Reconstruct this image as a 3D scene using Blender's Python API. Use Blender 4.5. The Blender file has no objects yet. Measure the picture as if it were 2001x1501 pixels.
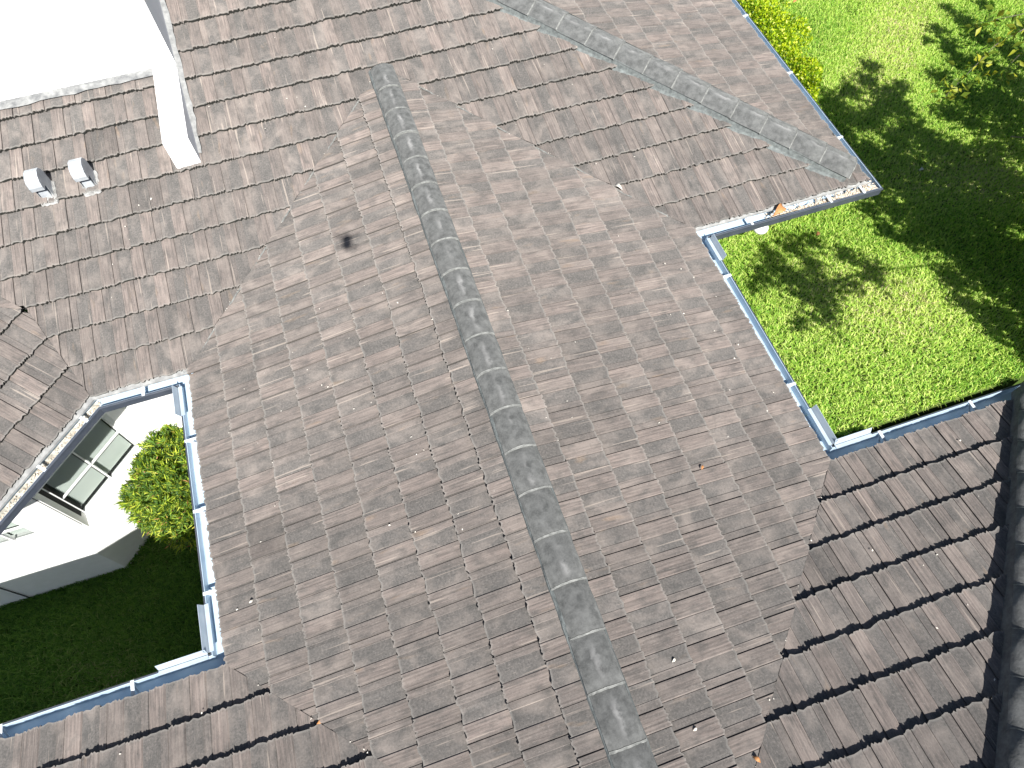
import bpy, bmesh, math, random
import numpy as np
from mathutils import Vector, Matrix

random.seed(7)
rng = np.random.default_rng(11)
R = math.radians
U = 2.62            # metres per plan unit (half the width of the low roof block)
Z0 = 1.25 * U       # eave height over the courtyard lawn
S = 0.2815081       # roof pitch (rise over run)
D = 1.0542467       # length of the linking block between its inner corners, in units
E1 = 1.7964545      # east eave of the rear block, in units
SC = bpy.context.scene
COL = SC.collection


def V(x, y, z):
    return Vector((x * U, y * U, z * U + Z0))


# ------------------------------------------------------------------ materials
def nodes(name):
    m = bpy.data.materials.new(name)
    m.use_nodes = True
    nt = m.node_tree
    b = nt.nodes['Principled BSDF']
    return m, nt, b


def N(nt, typ, **kw):
    n = nt.nodes.new(typ)
    for k, v in kw.items():
        if k.startswith('i_'):
            n.inputs[k[2:].replace('_', ' ')].default_value = v
        else:
            setattr(n, k, v)
    return n


def mixc(nt, fac, a, b, blend='MIX'):
    n = nt.nodes.new('ShaderNodeMix')
    n.data_type = 'RGBA'
    n.blend_type = blend
    for sock, val in ((n.inputs[0], fac), (n.inputs[6], a), (n.inputs[7], b)):
        if hasattr(val, 'links') or isinstance(val, bpy.types.NodeSocket):
            nt.links.new(val, sock)
        elif isinstance(val, (int, float)):
            sock.default_value = val
        else:
            sock.default_value = (*val, 1) if len(val) == 3 else val
    return n.outputs[2]


def ramp(nt, src, stops):
    r = nt.nodes.new('ShaderNodeValToRGB')
    el = r.color_ramp.elements
    while len(el) < len(stops):
        el.new(0.5)
    for e, (p, c) in zip(el, stops):
        e.position = p
        e.color = (c, c, c, 1) if isinstance(c, (int, float)) else (*c, 1)
    nt.links.new(src, r.inputs[0])
    return r.outputs[0]


def noise(nt, vec, scale, detail=3, rough=.55, dist=0):
    n = N(nt, 'ShaderNodeTexNoise')
    n.inputs['Scale'].default_value = scale
    n.inputs['Detail'].default_value = detail
    n.inputs['Roughness'].default_value = rough
    n.inputs['Distortion'].default_value = dist
    if vec is not None:
        nt.links.new(vec, n.inputs['Vector'])
    return n.outputs['Fac']


def mapping(nt, vec, sc):
    m = N(nt, 'ShaderNodeMapping')
    m.inputs['Scale'].default_value = sc
    nt.links.new(vec, m.inputs['Vector'])
    return m.outputs[0]


def math_(nt, op, a, b):
    n = N(nt, 'ShaderNodeMath', operation=op)
    for s, v in ((n.inputs[0], a), (n.inputs[1], b)):
        if isinstance(v, (int, float)):
            s.default_value = v
        else:
            nt.links.new(v, s)
    return n.outputs[0]


def mat_tile():
    m, nt, b = nodes('weathered_roof_tile')
    uv = N(nt, 'ShaderNodeUVMap', uv_map='ab').outputs[0]
    uv2 = N(nt, 'ShaderNodeUVMap', uv_map='tile').outputs[0]
    at = N(nt, 'ShaderNodeAttribute', attribute_name='tilecol')
    sep = N(nt, 'ShaderNodeSeparateColor')
    nt.links.new(at.outputs['Color'], sep.inputs[0])
    rnd, rib, butt = sep.outputs[0], sep.outputs[1], sep.outputs[2]
    grain = noise(nt, mapping(nt, uv, (70, 3.2, 1)), 1.0, 4, .65)
    grain2 = noise(nt, mapping(nt, uv, (170, 9, 1)), 1.0, 3, .6)
    blot = noise(nt, mapping(nt, uv, (5, 3.4, 1)), 1.0, 3, .6, .6)
    fine = noise(nt, uv, 60, 4, .7)
    big = noise(nt, uv, .75, 3, .55)
    grey = mixc(nt, ramp(nt, fine, [(.35, 0), (.75, 1)]), (.084, .081, .077), (.172, .158, .150))
    brown = mixc(nt, ramp(nt, grain, [(.30, 0), (.62, 1)]), (.088, .078, .072), (.238, .196, .178))
    f = math_(nt, 'MULTIPLY', rib, ramp(nt, rnd, [(0.0, .40), (.5, .65), (1, .85)]))
    c = mixc(nt, f, grey, brown)
    # pale and rusty blotches where the coating has worn through
    c = mixc(nt, ramp(nt, blot, [(.47, 0), (.72, .6)]), c, (.265, .230, .208))
    c = mixc(nt, ramp(nt, noise(nt, mapping(nt, uv, (9, 2.2, 1)), 1.3, 2, .5), [(.66, 0), (.78, .3)]), c, (.33, .225, .14))
    dk = noise(nt, mapping(nt, uv, (7, 4, 1)), 1.7, 4, .6)
    c = mixc(nt, ramp(nt, dk, [(.50, 0), (.70, .6)]), c, (.066, .066, .064))
    c = mixc(nt, ramp(nt, noise(nt, mapping(nt, uv, (34, 1.3, 1)), 1.0, 2, .5), [(.66, 0), (.70, .55)]), c, (.36, .31, .27))
    c = mixc(nt, ramp(nt, grain2, [(.62, 0), (.72, .45)]), c, (.36, .31, .27))
    # per tile value, large weathering
    hue = N(nt, 'ShaderNodeHueSaturation')
    nt.links.new(c, hue.inputs['Color'])
    val = math_(nt, 'MULTIPLY', ramp(nt, rnd, [(0, .72), (.02, .95), (1, 1.07)]), ramp(nt, big, [(.3, .88), (.7, 1.12)]))
    nt.links.new(val, hue.inputs['Value'])
    c = hue.outputs[0]
    # speckle of grit and lichen
    spk = noise(nt, mapping(nt, uv, (1, .55, 1)), 120, 2, .6)
    c = mixc(nt, ramp(nt, spk, [(.60, 0), (.74, .5)]), c, (.29, .268, .255))
    c = mixc(nt, ramp(nt, spk, [(.26, .5), (.40, 0)]), c, (.05, .048, .045))
    # worn pale arris along the lower edge
    sp = N(nt, 'ShaderNodeSeparateXYZ')
    nt.links.new(uv2, sp.inputs[0])
    edge = ramp(nt, math_(nt, 'ADD', sp.outputs[1], math_(nt, 'MULTIPLY', fine, .05)), [(.04, .32), (.075, 0)])
    c = mixc(nt, edge, c, (.31, .30, .28))
    # moss and dirt on the butt ends, plus painted-in darkness of the gaps beneath
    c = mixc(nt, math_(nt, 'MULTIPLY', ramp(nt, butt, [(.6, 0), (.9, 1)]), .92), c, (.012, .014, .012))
    nt.links.new(c, b.inputs['Base Color'])
    b.inputs['Roughness'].default_value = .85
    b.inputs['Diffuse Roughness'].default_value = 1.0
    b.inputs['Specular IOR Level'].default_value = .35
    bp = N(nt, 'ShaderNodeBump')
    bp.inputs['Distance'].default_value = .004
    bp.inputs['Strength'].default_value = .5
    h = math_(nt, 'ADD', math_(nt, 'MULTIPLY', grain2, math_(nt, 'ADD', rib, .25)), math_(nt, 'MULTIPLY', fine, .35))
    nt.links.new(h, bp.inputs['Height'])
    nt.links.new(bp.outputs[0], b.inputs['Normal'])
    return m


def mat_cap(name='grey_ridge_tile', k=1.0):
    m, nt, b = nodes(name)
    uv = N(nt, 'ShaderNodeUVMap', uv_map='cap').outputs[0]
    tc = N(nt, 'ShaderNodeTexCoord').outputs['Object']
    sp = N(nt, 'ShaderNodeSeparateXYZ')
    nt.links.new(uv, sp.inputs[0])
    mott = noise(nt, tc, 14, 5, .65)
    fine = noise(nt, tc, 70, 3, .7)
    c = mixc(nt, ramp(nt, mott, [(.35, 0), (.66, 1)]), (.060 * k, .063 * k, .063 * k), (.128 * k, .132 * k, .131 * k))
    c = mixc(nt, ramp(nt, fine, [(.5, 0), (.8, .4)]), c, (.17 * k, .175 * k, .173 * k))
    # pale lime streak down the crown of each cap
    ac = math_(nt, 'ABSOLUTE', math_(nt, 'ADD', sp.outputs[0], math_(nt, 'MULTIPLY', math_(nt, 'SUBTRACT', mott, .5), .6)), 0)
    st = ramp(nt, ac, [(.02, 1), (.16, 0)])
    st = math_(nt, 'MULTIPLY', st, ramp(nt, sp.outputs[1], [(.15, 0), (.45, 1), (.8, .7), (.95, 0)]))
    st = math_(nt, 'MULTIPLY', st, ramp(nt, noise(nt, tc, 4.3, 3), [(.42, 0), (.6, .75)]))
    c = mixc(nt, st, c, (.27, .27, .27))
    nt.links.new(c, b.inputs['Base Color'])
    b.inputs['Roughness'].default_value = .8
    b.inputs['Diffuse Roughness'].default_value = 1.0
    bp = N(nt, 'ShaderNodeBump')
    bp.inputs['Distance'].default_value = .003
    nt.links.new(fine, bp.inputs['Height'])
    nt.links.new(bp.outputs[0], b.inputs['Normal'])
    return m


def mat_noise(name, c1, c2, scale=20, rough=.7, bump=0.0, bdist=.003, stops=(.35, .7), metal=0, spec=.5, bscale=None):
    m, nt, b = nodes(name)
    tc = N(nt, 'ShaderNodeTexCoord').outputs['Object']
    n = noise(nt, tc, scale, 4, .6)
    c = mixc(nt, ramp(nt, n, [(stops[0], 0), (stops[1], 1)]), c1, c2)
    nt.links.new(c, b.inputs['Base Color'])
    b.inputs['Roughness'].default_value = rough
    b.inputs['Metallic'].default_value = metal
    b.inputs['Specular IOR Level'].default_value = spec
    if bump:
        bp = N(nt, 'ShaderNodeBump')
        bp.inputs['Distance'].default_value = bdist
        bp.inputs['Strength'].default_value = bump
        nt.links.new(noise(nt, tc, bscale or scale * 3, 4, .7), bp.inputs['Height'])
        nt.links.new(bp.outputs[0], b.inputs['Normal'])
    return m


def mat_leaf(name, stops, trans=.35, rough=.5, spec=.4):
    """colour from the per-leaf random attribute, some light passes through the blade"""
    m, nt, b = nodes(name)
    at = N(nt, 'ShaderNodeAttribute', attribute_name='rnd')
    r = nt.nodes.new('ShaderNodeValToRGB')
    el = r.color_ramp.elements
    while len(el) < len(stops):
        el.new(.5)
    for e, (p, c) in zip(el, stops):
        e.position = p
        e.color = (*c, 1)
    nt.links.new(at.outputs['Fac'], r.inputs[0])
    nt.links.new(r.outputs[0], b.inputs['Base Color'])
    b.inputs['Roughness'].default_value = rough
    b.inputs['Specular IOR Level'].default_value = spec
    tr = N(nt, 'ShaderNodeBsdfTranslucent')
    hs = N(nt, 'ShaderNodeHueSaturation')
    hs.inputs['Value'].default_value = 1.5
    hs.inputs['Saturation'].default_value = 1.1
    nt.links.new(r.outputs[0], hs.inputs['Color'])
    nt.links.new(hs.outputs[0], tr.inputs['Color'])
    mx = N(nt, 'ShaderNodeMixShader')
    mx.inputs[0].default_value = trans
    nt.links.new(b.outputs[0], mx.inputs[1])
    nt.links.new(tr.outputs[0], mx.inputs[2])
    nt.links.new(mx.outputs[0], nt.nodes['Material Output'].inputs['Surface'])
    return m


M = {}
M['tile'] = mat_tile()
M['cap'] = mat_cap(k=.97)
M['cap_hip'] = mat_cap('pale_grey_hip_tile', 1.2)
M['mortar'] = mat_noise('pale_mortar', (.13, .135, .13), (.26, .265, .255), 30, .9, .6, .004)
M['mortar_teal'] = mat_noise('hip_mortar', (.105, .118, .118), (.21, .232, .23), 26, .9, .6, .004)
M['felt'] = mat_noise('roofing_felt', (.02, .02, .02), (.035, .033, .03), 20, .95)
M['stucco'] = mat_noise('white_stucco', (.84, .84, .84), (.89, .89, .89), 9, .9, .5, .003, bscale=120)
M['gutter_in'] = mat_noise('sky_tinted_gutter_enamel', (.40, .52, .64), (.52, .64, .74), 5, .25)  # white enamel with the sky's blue reflection put into its base colour
M['gutter_dirty'] = mat_noise('grimy_gutter_floor', (.30, .29, .25), (.62, .62, .58), 14, .7, stops=(.4, .62))
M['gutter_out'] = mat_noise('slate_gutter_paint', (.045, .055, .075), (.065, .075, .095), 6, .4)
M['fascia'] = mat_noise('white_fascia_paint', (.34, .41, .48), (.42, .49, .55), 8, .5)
M['alu'] = mat_noise('galvanised_sheet', (.34, .37, .40), (.50, .53, .56), 12, .5, metal=.1)
M['seal'] = mat_noise('white_roof_sealant', (.24, .24, .23), (.55, .55, .54), 18, .8, .5, .004, stops=(.3, .55))
M['flash'] = mat_noise('dull_metal_flashing', (.20, .205, .205), (.34, .345, .34), 16, .7, .3)
M['bracket'] = mat_noise('painted_bracket', (.55, .60, .64), (.66, .70, .73), 9, .5)
M['flash_wall'] = mat_noise('weathered_lead_flashing', (.12, .125, .13), (.30, .305, .30), 13, .7, .3)
M['frame'] = mat_noise('white_window_frame', (.74, .75, .76), (.80, .80, .80), 8, .4)
M['blind'] = mat_noise('window_blind_slat', (.66, .70, .68), (.74, .77, .75), 5, .6)
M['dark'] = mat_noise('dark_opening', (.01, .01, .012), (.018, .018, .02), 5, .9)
M['bark'] = mat_noise('tree_bark', (.10, .085, .065), (.24, .21, .17), 18, .9, .8, .01)
M['litter'] = mat_noise('dry_leaf_litter', (.34, .25, .17), (.72, .66, .56), 60, .8, stops=(.35, .6))
M['flake'] = mat_noise('pale_dry_leaf', (.62, .58, .50), (.8, .77, .7), 50, .7)
M['rust_leaf'] = mat_noise('rust_brown_leaf', (.34, .14, .04), (.55, .28, .12), 40, .7)
M['drone'] = mat_noise('dark_grey_plastic', (.06, .06, .065), (.09, .09, .095), 10, .5)

mg, nt, b = nodes('window_glass')
b.inputs['Base Color'].default_value = (.02, .03, .028, 1)
b.inputs['Roughness'].default_value = .03
tp = N(nt, 'ShaderNodeBsdfTransparent'); tp.inputs[0].default_value = (.96, .98, .97, 1)
lw = N(nt, 'ShaderNodeLayerWeight'); lw.inputs[0].default_value = .35
mx = N(nt, 'ShaderNodeMixShader')
nt.links.new(math_(nt, 'ADD', math_(nt, 'MULTIPLY', lw.outputs['Fresnel'], .3), .03), mx.inputs[0])
nt.links.new(tp.outputs[0], mx.inputs[1]); nt.links.new(b.outputs[0], mx.inputs[2])
nt.links.new(mx.outputs[0], nt.nodes['Material Output'].inputs['Surface'])
M['glass'] = mg

mg, nt, b = nodes('lawn_soil')
tc = N(nt, 'ShaderNodeTexCoord').outputs['Object']
c = mixc(nt, ramp(nt, noise(nt, tc, 3, 5, .7), [(.35, 0), (.7, 1)]), (.035, .055, .012), (.06, .10, .02))
c = mixc(nt, ramp(nt, noise(nt, tc, 22, 4, .7), [(.55, 0), (.8, .6)]), c, (.14, .11, .05))
nt.links.new(c, b.inputs['Base Color'])
b.inputs['Roughness'].default_value = 1
b.inputs['Specular IOR Level'].default_value = .1
M['soil'] = mg

M['grass'] = mat_leaf('grass_blade', [(0, (.05, .17, .015)), (.25, (.23, .45, .05)), (.6, (.50, .66, .12)), (.9, (.72, .80, .28)), (1, (.66, .56, .36))], .38, .55, .3)
M['grass_shaded'] = mat_leaf('darkened_shade_grass', [(0, (.02, .07, .008)), (.4, (.07, .17, .02)), (.8, (.14, .27, .04)), (1, (.26, .26, .12))], .3, .6, .25)  # lawn grass darkened in colour to deepen the roof's shade over the courtyard
M['bushleaf'] = mat_leaf('bush_leaf', [(0, (.05, .12, .03)), (.45, (.16, .28, .05)), (.78, (.42, .54, .05)), (.97, (.62, .64, .10)), (.99, (.50, .24, .12))], .3, .45)
M['hedgeleaf'] = mat_leaf('hedge_leaf', [(0, (.09, .2, .01)), (.4, (.28, .42, .012)), (.85, (.52, .60, .018)), (1, (.7, .7, .15))], .35, .4)
M['treeleaf'] = mat_leaf('tree_leaf', [(0, (.06, .12, .015)), (.5, (.16, .22, .02)), (1, (.38, .38, .04))], .3, .5)


# ------------------------------------------------------------------ object helpers
def link(name, mesh, mats, parent=None, label=None, cat=None, group=None, kind=None, smooth=False):
    o = bpy.data.objects.new(name, mesh)
    COL.objects.link(o)
    if not isinstance(mats, (list, tuple)):
        mats = [mats]
    for m in mats:
        mesh.materials.append(m)
    if parent:
        o.parent = parent
    tag(o, label, cat, group, kind)
    if smooth:
        mesh.shade_smooth()
    return o


def tag(o, label=None, cat=None, group=None, kind=None):
    if label: o['label'] = label
    if cat: o['category'] = cat
    if group: o['group'] = group
    if kind: o['kind'] = kind
    return o


def empty(name, loc, label, cat, group=None, rot=0):
    o = bpy.data.objects.new(name, None)
    COL.objects.link(o)
    o.location = loc
    o.rotation_euler[2] = rot
    return tag(o, label, cat, group)


class MB:
    """vertex/face collector, points in world metres"""
    def __init__(s):
        s.v, s.f, s.m = [], [], []

    def quad(s, a, b, c, d, mi=0):
        n = len(s.v)
        s.v += [tuple(a), tuple(b), tuple(c), tuple(d)]
        s.f.append((n, n + 1, n + 2, n + 3)); s.m.append(mi)

    def poly(s, pts, mi=0):
        n = len(s.v)
        s.v += [tuple(p) for p in pts]
        s.f.append(tuple(range(n, n + len(pts)))); s.m.append(mi)

    def prism(s, pts, off, mi=0):
        """closed prism: polygon pts swept by vector off"""
        off = Vector(off)
        a = [Vector(p) for p in pts]; c = [p + off for p in a]
        n = len(s.v); k = len(a)
        s.v += [tuple(p) for p in a + c]
        s.f.append(tuple(range(n, n + k))[::-1]); s.m.append(mi)
        s.f.append(tuple(range(n + k, n + 2 * k))); s.m.append(mi)
        for i in range(k):
            j = (i + 1) % k
            s.f.append((n + i, n + j, n + k + j, n + k + i)); s.m.append(mi)

    def box(s, c, ex, ey, ez, mi=0):
        """box from centre and three half-extent vectors"""
        c, ex, ey, ez = map(Vector, (c, ex, ey, ez))
        s.prism([c - ex - ey - ez, c + ex - ey - ez, c + ex + ey - ez, c - ex + ey - ez], ez * 2, mi)

    def tube(s, p0, p1, r0, r1, k=7, mi=0):
        p0, p1 = Vector(p0), Vector(p1)
        d = (p1 - p0).normalized()
        a = d.orthogonal().normalized(); b2 = d.cross(a)
        n = len(s.v)
        for p, r in ((p0, r0), (p1, r1)):
            for i in range(k):
                t = 2 * math.pi * i / k
                s.v.append(tuple(p + a * r * math.cos(t) + b2 * r * math.sin(t)))
        for i in range(k):
            j = (i + 1) % k
            s.f.append((n + i, n + j, n + k + j, n + k + i)); s.m.append(mi)
        s.f.append(tuple(range(n, n + k))[::-1]); s.m.append(mi)
        s.f.append(tuple(range(n + k, n + 2 * k))); s.m.append(mi)

    def build(s, name, mats, parent=None, bevel=0, **kw):
        me = bpy.data.meshes.new(name)
        me.from_pydata(s.v, [], s.f)
        me.polygons.foreach_set('material_index', s.m)
        if bevel:
            bm = bmesh.new(); bm.from_mesh(me)
            bmesh.ops.remove_doubles(bm, verts=bm.verts, dist=1e-5)
            bmesh.ops.bevel(bm, geom=[e for e in bm.edges if len(e.link_faces) == 2 and e.calc_face_angle(0) > .5],
                            offset=bevel, segments=2, affect='EDGES')
            bm.to_mesh(me); bm.free()
        o = link(name, me, mats, None, **kw)
        if parent is not None:
            o.parent = parent
            o.matrix_parent_inverse = Matrix.Translation(-parent.location) if not parent.rotation_euler[2] else parent.matrix_basis.inverted()
        return o


# ------------------------------------------------------------------ the house
house = empty('house', (0, 0, 0), 'white stucco house under dark grey-brown weathered tile roofs, filling most of the view', 'house')
roof_parts = {}
E_ROW = .342        # exposure of one course along the slope
T_W = .305          # cover width of one tile
SIN, COS = S / math.sqrt(1 + S * S), 1 / math.sqrt(1 + S * S)


def slope(label, O, bd, arange, brange, cuts, keep, seed, aoff=0.0, holes=()):
    """courses of interlocking shake-faced tiles on one roof slope.
    O plan point on the eave, bd plan direction uphill, cuts list of (plan point, plan normal), keep(x, y) in plan units"""
    rnd = random.Random(seed)
    B = Vector((bd[0] * COS, bd[1] * COS, SIN))
    Nn = Vector((-bd[0] * SIN, -bd[1] * SIN, COS))
    A = B.cross(Nn)
    P0 = V(O[0], O[1], 0)
    bm = bmesh.new()
    uv = bm.loops.layers.uv.new('ab'); uvt = bm.loops.layers.uv.new('tile')
    cl = bm.loops.layers.float_color.new('tilecol')
    us_base = [0, .03, .035, .10, .17, .2, .208, .30, .42, .52, .60, .612, .64, .68, .72, .76, .80, .84, .88, .92, .96, 1.0]
    ribk = {12: 1, 13: 0, 14: 1, 15: 0, 16: 1, 17: 0, 18: 1, 19: 0, 20: 1}

    def hprof(k, u, tv):
        if u < .032: return -.004
        if u < .203: return .003 + (.0015 if k % 2 else 0)
        if u < .21: return -.001
        if u < .605: return .0065 + tv[0] * .0025 * math.sin(u * 22 + tv[1] * 6)
        if u < .615: return .001
        return .0100 + .0014 * ribk.get(k, .5) + tv[2] * .002
    ouv = (seed * 3.7, seed * 1.9)
    r0, r1 = int(math.floor(brange[0] / E_ROW)), int(math.ceil(brange[1] / E_ROW))
    for r in range(r0, r1):
        shift = aoff + (T_W * .5 if r % 2 else 0) + rnd.uniform(-.006, .006)
        j0 = int(math.floor((arange[0] - shift) / T_W)); j1 = int(math.ceil((arange[1] - shift) / T_W))
        for j in range(j0, j1):
            a0 = shift + j * T_W
            bb = r * E_ROW + rnd.uniform(-.004, .004)
            c = P0 + A * (a0 + T_W / 2) + B * (bb + E_ROW / 2)
            if not any(keep((c + A * dx + B * dy).x / U, (c + A * dx + B * dy).y / U) for dx in (-.2, 0, .2) for dy in (-.22, 0, .22)):
                continue
            tv = (rnd.random(), rnd.random(), rnd.uniform(-.5, .8))
            trand = rnd.random()
            lift = rnd.uniform(-.0015, .002); tilt = rnd.uniform(-.0015, .0015)
            wj = [rnd.uniform(.8, 1.2) for _ in range(4)]
            kh = [rnd.uniform(-.0022, .0022) for _ in us_base]
            kj = [rnd.uniform(-.011, .011) for _ in us_base]
            top, head, mid, low = [], [], [], []
            info = []
            zone_off = [rnd.uniform(-.004, .004) for _ in range(3)]
            for k, u in enumerate(us_base):
                uu = u
                h = hprof(k, u, tv) + tilt * (u - .5) * 2
                z = 0 if u < .205 else (1 if u < .607 else 2)
                jb = zone_off[z] + kj[k]
                a = a0 + uu * T_W
                p = P0 + A * a
                nt_ = .0220 + h + lift + kh[k]
                top.append(bm.verts.new(p + B * (bb + jb) + Nn * nt_))
                head.append(bm.verts.new(p + B * (bb + E_ROW + .018) + Nn * (-.024 + h * .9 + kh[k] * .5)))
                ms = .12 + rnd.random() * .3
                mid.append(bm.verts.new(p + B * (bb + jb + .0015) + Nn * (nt_ - .044 * ms)))
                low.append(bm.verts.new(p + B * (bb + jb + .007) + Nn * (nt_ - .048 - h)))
                info.append((a, u))
            for k in range(len(us_base) - 1):
                um = (us_base[k] + us_base[k + 1]) / 2
                rib = .25 if um < .205 else (0.0 if um < .607 else 1.0)
                if um < .205: rib = .35 + .4 * tv[1]
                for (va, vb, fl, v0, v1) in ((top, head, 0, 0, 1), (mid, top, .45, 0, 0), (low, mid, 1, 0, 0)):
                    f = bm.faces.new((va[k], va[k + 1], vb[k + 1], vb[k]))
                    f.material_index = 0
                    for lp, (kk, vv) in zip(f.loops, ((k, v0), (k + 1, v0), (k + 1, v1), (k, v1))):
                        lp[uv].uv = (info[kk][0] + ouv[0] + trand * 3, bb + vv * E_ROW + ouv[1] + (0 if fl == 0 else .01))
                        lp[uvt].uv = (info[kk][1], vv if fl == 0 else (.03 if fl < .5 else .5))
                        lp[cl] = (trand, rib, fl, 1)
            # the drop at the interlock
            f = bm.faces.new((top[-1], bm.verts.new(top[-1].co - Nn * .016), bm.verts.new(head[-1].co - Nn * .012), head[-1]))
            for lp in f.loops:
                lp[uv].uv = (info[-1][0] + ouv[0], bb + ouv[1]); lp[uvt].uv = (1, .5); lp[cl] = (trand, .6, .78, 1)
    # dark underlay just below the tiles
    a0, a1, b0, b1 = arange[0], arange[1], brange[0], brange[1]
    for zz in (-.040,):
        vs = [bm.verts.new(P0 + A * a + B * bq + Nn * zz) for a, bq in ((a0, b0 + .03), (a1, b0 + .03), (a1, b1), (a0, b1))]
        f = bm.faces.new(vs); f.material_index = 1
    for (px, py), (nx, ny) in cuts:
        bmesh.ops.bisect_plane(bm, geom=bm.verts[:] + bm.edges[:] + bm.faces[:], plane_co=V(px, py, 0), plane_no=Vector((nx, ny, 0)).normalized())
    dele = [f for f in bm.faces if not keep(f.calc_center_median().x / U, f.calc_center_median().y / U)]
    bmesh.ops.delete(bm, geom=dele, context='FACES')
    me = bpy.data.meshes.new('roof_slope')
    bm.to_mesh(me); bm.free()
    o = link('roof_slope', me, [M['tile'], M['felt']], house, label=label)
    return o


g = .0022   # half gap kept open along each valley, in units
DS = D
roof_parts['L'] = slope('west slope of the linking roof, between the ridge and the courtyard gutter', (-1, 0), (1, 0),
                        (-1.2 * U, (2.1 + D) * U), (0, 1.0 * U / COS),
                        [((-1, 0), (1, -1)), ((-1, -D), (1, 1)), ((0, 0), (1, 0))],
                        lambda x, y: x < 0 and y < 1 + x - g and y > -D - (1 + x) + g and x > -1.02, 3, .07)
roof_parts['R'] = slope('east slope of the linking roof, between the ridge and the lawn gutter', (1, 0), (-1, 0),
                        (-(2.1 + D) * U, 1.2 * U), (0, 1.0 * U / COS),
                        [((1, 0), (1, 1)), ((1, -D), (1, -1)), ((0, 0), (1, 0))],
                        lambda x, y: x > 0 and y < 1 - x - g and y > -D - (1 - x) + g and x < 1.02, 5, .02)
GA = (-1.345, 0)   # inner corner of the angled bay
GB = (-1.745, -.40)


def gd(x, y):      # plan distance uphill from the bay eave
    return (-(x - GA[0]) + (y - GA[1])) * .70711


def keepM(x, y):
    if y < -.02 or x > E1 - y - g or y > 1.9: return False
    if abs(x) < 1 and y < 1 - abs(x) + g: return False
    if x < -.776 and y > 1.196: return False
    # the bay roofs rise above the rear slope west of the valley
    if x < -1.3:
        if x < GA[0] - (y * .41421) - g and y < .385: return False
        if y >= .385 and x < -1.136 - y - g: return False
    return True


vd = (-.38268, .92388)
roof_parts['M'] = slope('rear slope facing the camera, palest and sunniest, running the full width behind the ridge end', (0, 0), (0, 1),
                        (-2.5 * U, 1.9 * U), (0, 1.9 * U / COS),
                        [((-1, 0), (1, -1)), ((1, 0), (1, 1)), ((E1, 0), (1, 1)), ((-.776, 1.2), (1, 0)), ((-.9, 1.196), (0, 1)),
                         (GA, (vd[1], -vd[0])), ((-1.136, 0), (1, 1)), ((0, .385), (0, 1))],
                        keepM, 7, .11)
roof_parts['E'] = slope('far right slope beyond the hip, above the hedge', (E1, 0), (-1, 0),
                        (-.1 * U, 3.2 * U), (0, 1.8 * U / COS),
                        [((E1, 0), (1, 1))], lambda x, y: x > E1 - y + g and y < 3.2, 9, .05)
roof_parts['B'] = slope('lower left slope, falling away to the shaded courtyard gutter', (0, -D), (0, -1),
                        (-.2 * U, 2.7 * U), (0, 1.35 * U / COS),
                        [((-1, -D), (1, 1)), ((0, -D - 1), (1, 0))],
                        lambda x, y: x > -2.6 and y < -D + .03 and (x < -1 + (-D - y) - g) and x < 0, 11, .15)
E2 = 1.786
roof_parts['C'] = slope('lower right slope with thick dark shadow lines under its courses', (0, -D), (0, -1),
                        (-1.9 * U, .2 * U), (0, 1.35 * U / COS),
                        [((1, -D), (1, -1)), ((E2, -D), (1, -1)), ((0, -D - 1), (1, 0))],
                        lambda x, y: x > 0 and y < -D + .03 and x > 1 - (-D - y) + g and x < E2 - (-D - y) - g, 13, .0)
roof_parts['C2'] = slope('slope at the right edge beyond the hip', (E2, -D), (-1, 0),
                         (-1.6 * U, .1 * U), (0, 1.2 * U / COS),
                         [((E2, -D), (1, -1))], lambda x, y: x > E2 - (-D - y) + g and x < E2 + .03, 15, .1)
# the angled bay: its south-east slope, the sliver above it, and the south slope out to the left
s2 = .70711
roof_parts['G'] = slope('angled bay roof slope at the left edge', GA, (-s2, s2),
                        (-1.1 * U, .6 * U), (0, 1.1 * U / COS),
                        [(GA, (vd[1], -vd[0])), (GB, (vd[1], -vd[0])), ((-1.517, .369), (.414, 1))],
                        lambda x, y: gd(x, y) > -.02 and x < GA[0] - y * .41421 - g and x > GB[0] - (y - GB[1]) * .41421 + g and y < .369 - .414 * (x + 1.517), 17, .04)
roof_parts['G2'] = slope('bay roof sliver above the angled slope', (-1.136, 0), (-1, 0),
                         (-.2 * U, 1.2 * U), (0, 1.2 * U / COS),
                         [((-1.136, 0), (1, 1)), ((-1.517, .369), (.414, 1))],
                         lambda x, y: x < -1.136 - y - g and y > .369 - .414 * (x + 1.517) + g and y < 1.1 and x < -1.5, 19, .0)
roof_parts['G3'] = slope('south slope of the bay roof beyond the left edge', GB, (0, 1),
                         (-.9 * U, .2 * U), (0, .9 * U / COS),
                         [(GB, (vd[1], -vd[0]))],
                         lambda x, y: x < GB[0] - (y - GB[1]) * .41421 - g and x > -2.6 and y > -.42, 21, .0)


def valley(p, q, zf, n, lab):
    mb = MB(); rr = random.Random(n)
    P, Q = Vector((p[0], p[1], 0)), Vector((q[0], q[1], 0)); d = (Q - P).normalized(); w = Vector((-d.y, d.x, 0)) * .0032
    prev = None
    for i in range(n + 1):
        c = P.lerp(Q, i / n); hz = zf(c.x, c.y) + rr.uniform(-.0012, .0012)
        a, b2 = V(c.x - w.x, c.y - w.y, hz + .0008), V(c.x + w.x, c.y + w.y, hz + .0008)
        if prev: mb.quad(prev[0], prev[1], b2, a)
        prev = (a, b2)
    mb.build('valley_flashing', M['mortar'], house, label=lab)


valley((-.02, .98), (-1, 0), lambda x, y: S * y, 90, 'thin pale valley line between the sunny rear slope and the west slope')
valley((.02, .98), (1, 0), lambda x, y: S * y, 91, 'thin pale valley line between the sunny rear slope and the east slope')

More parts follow.
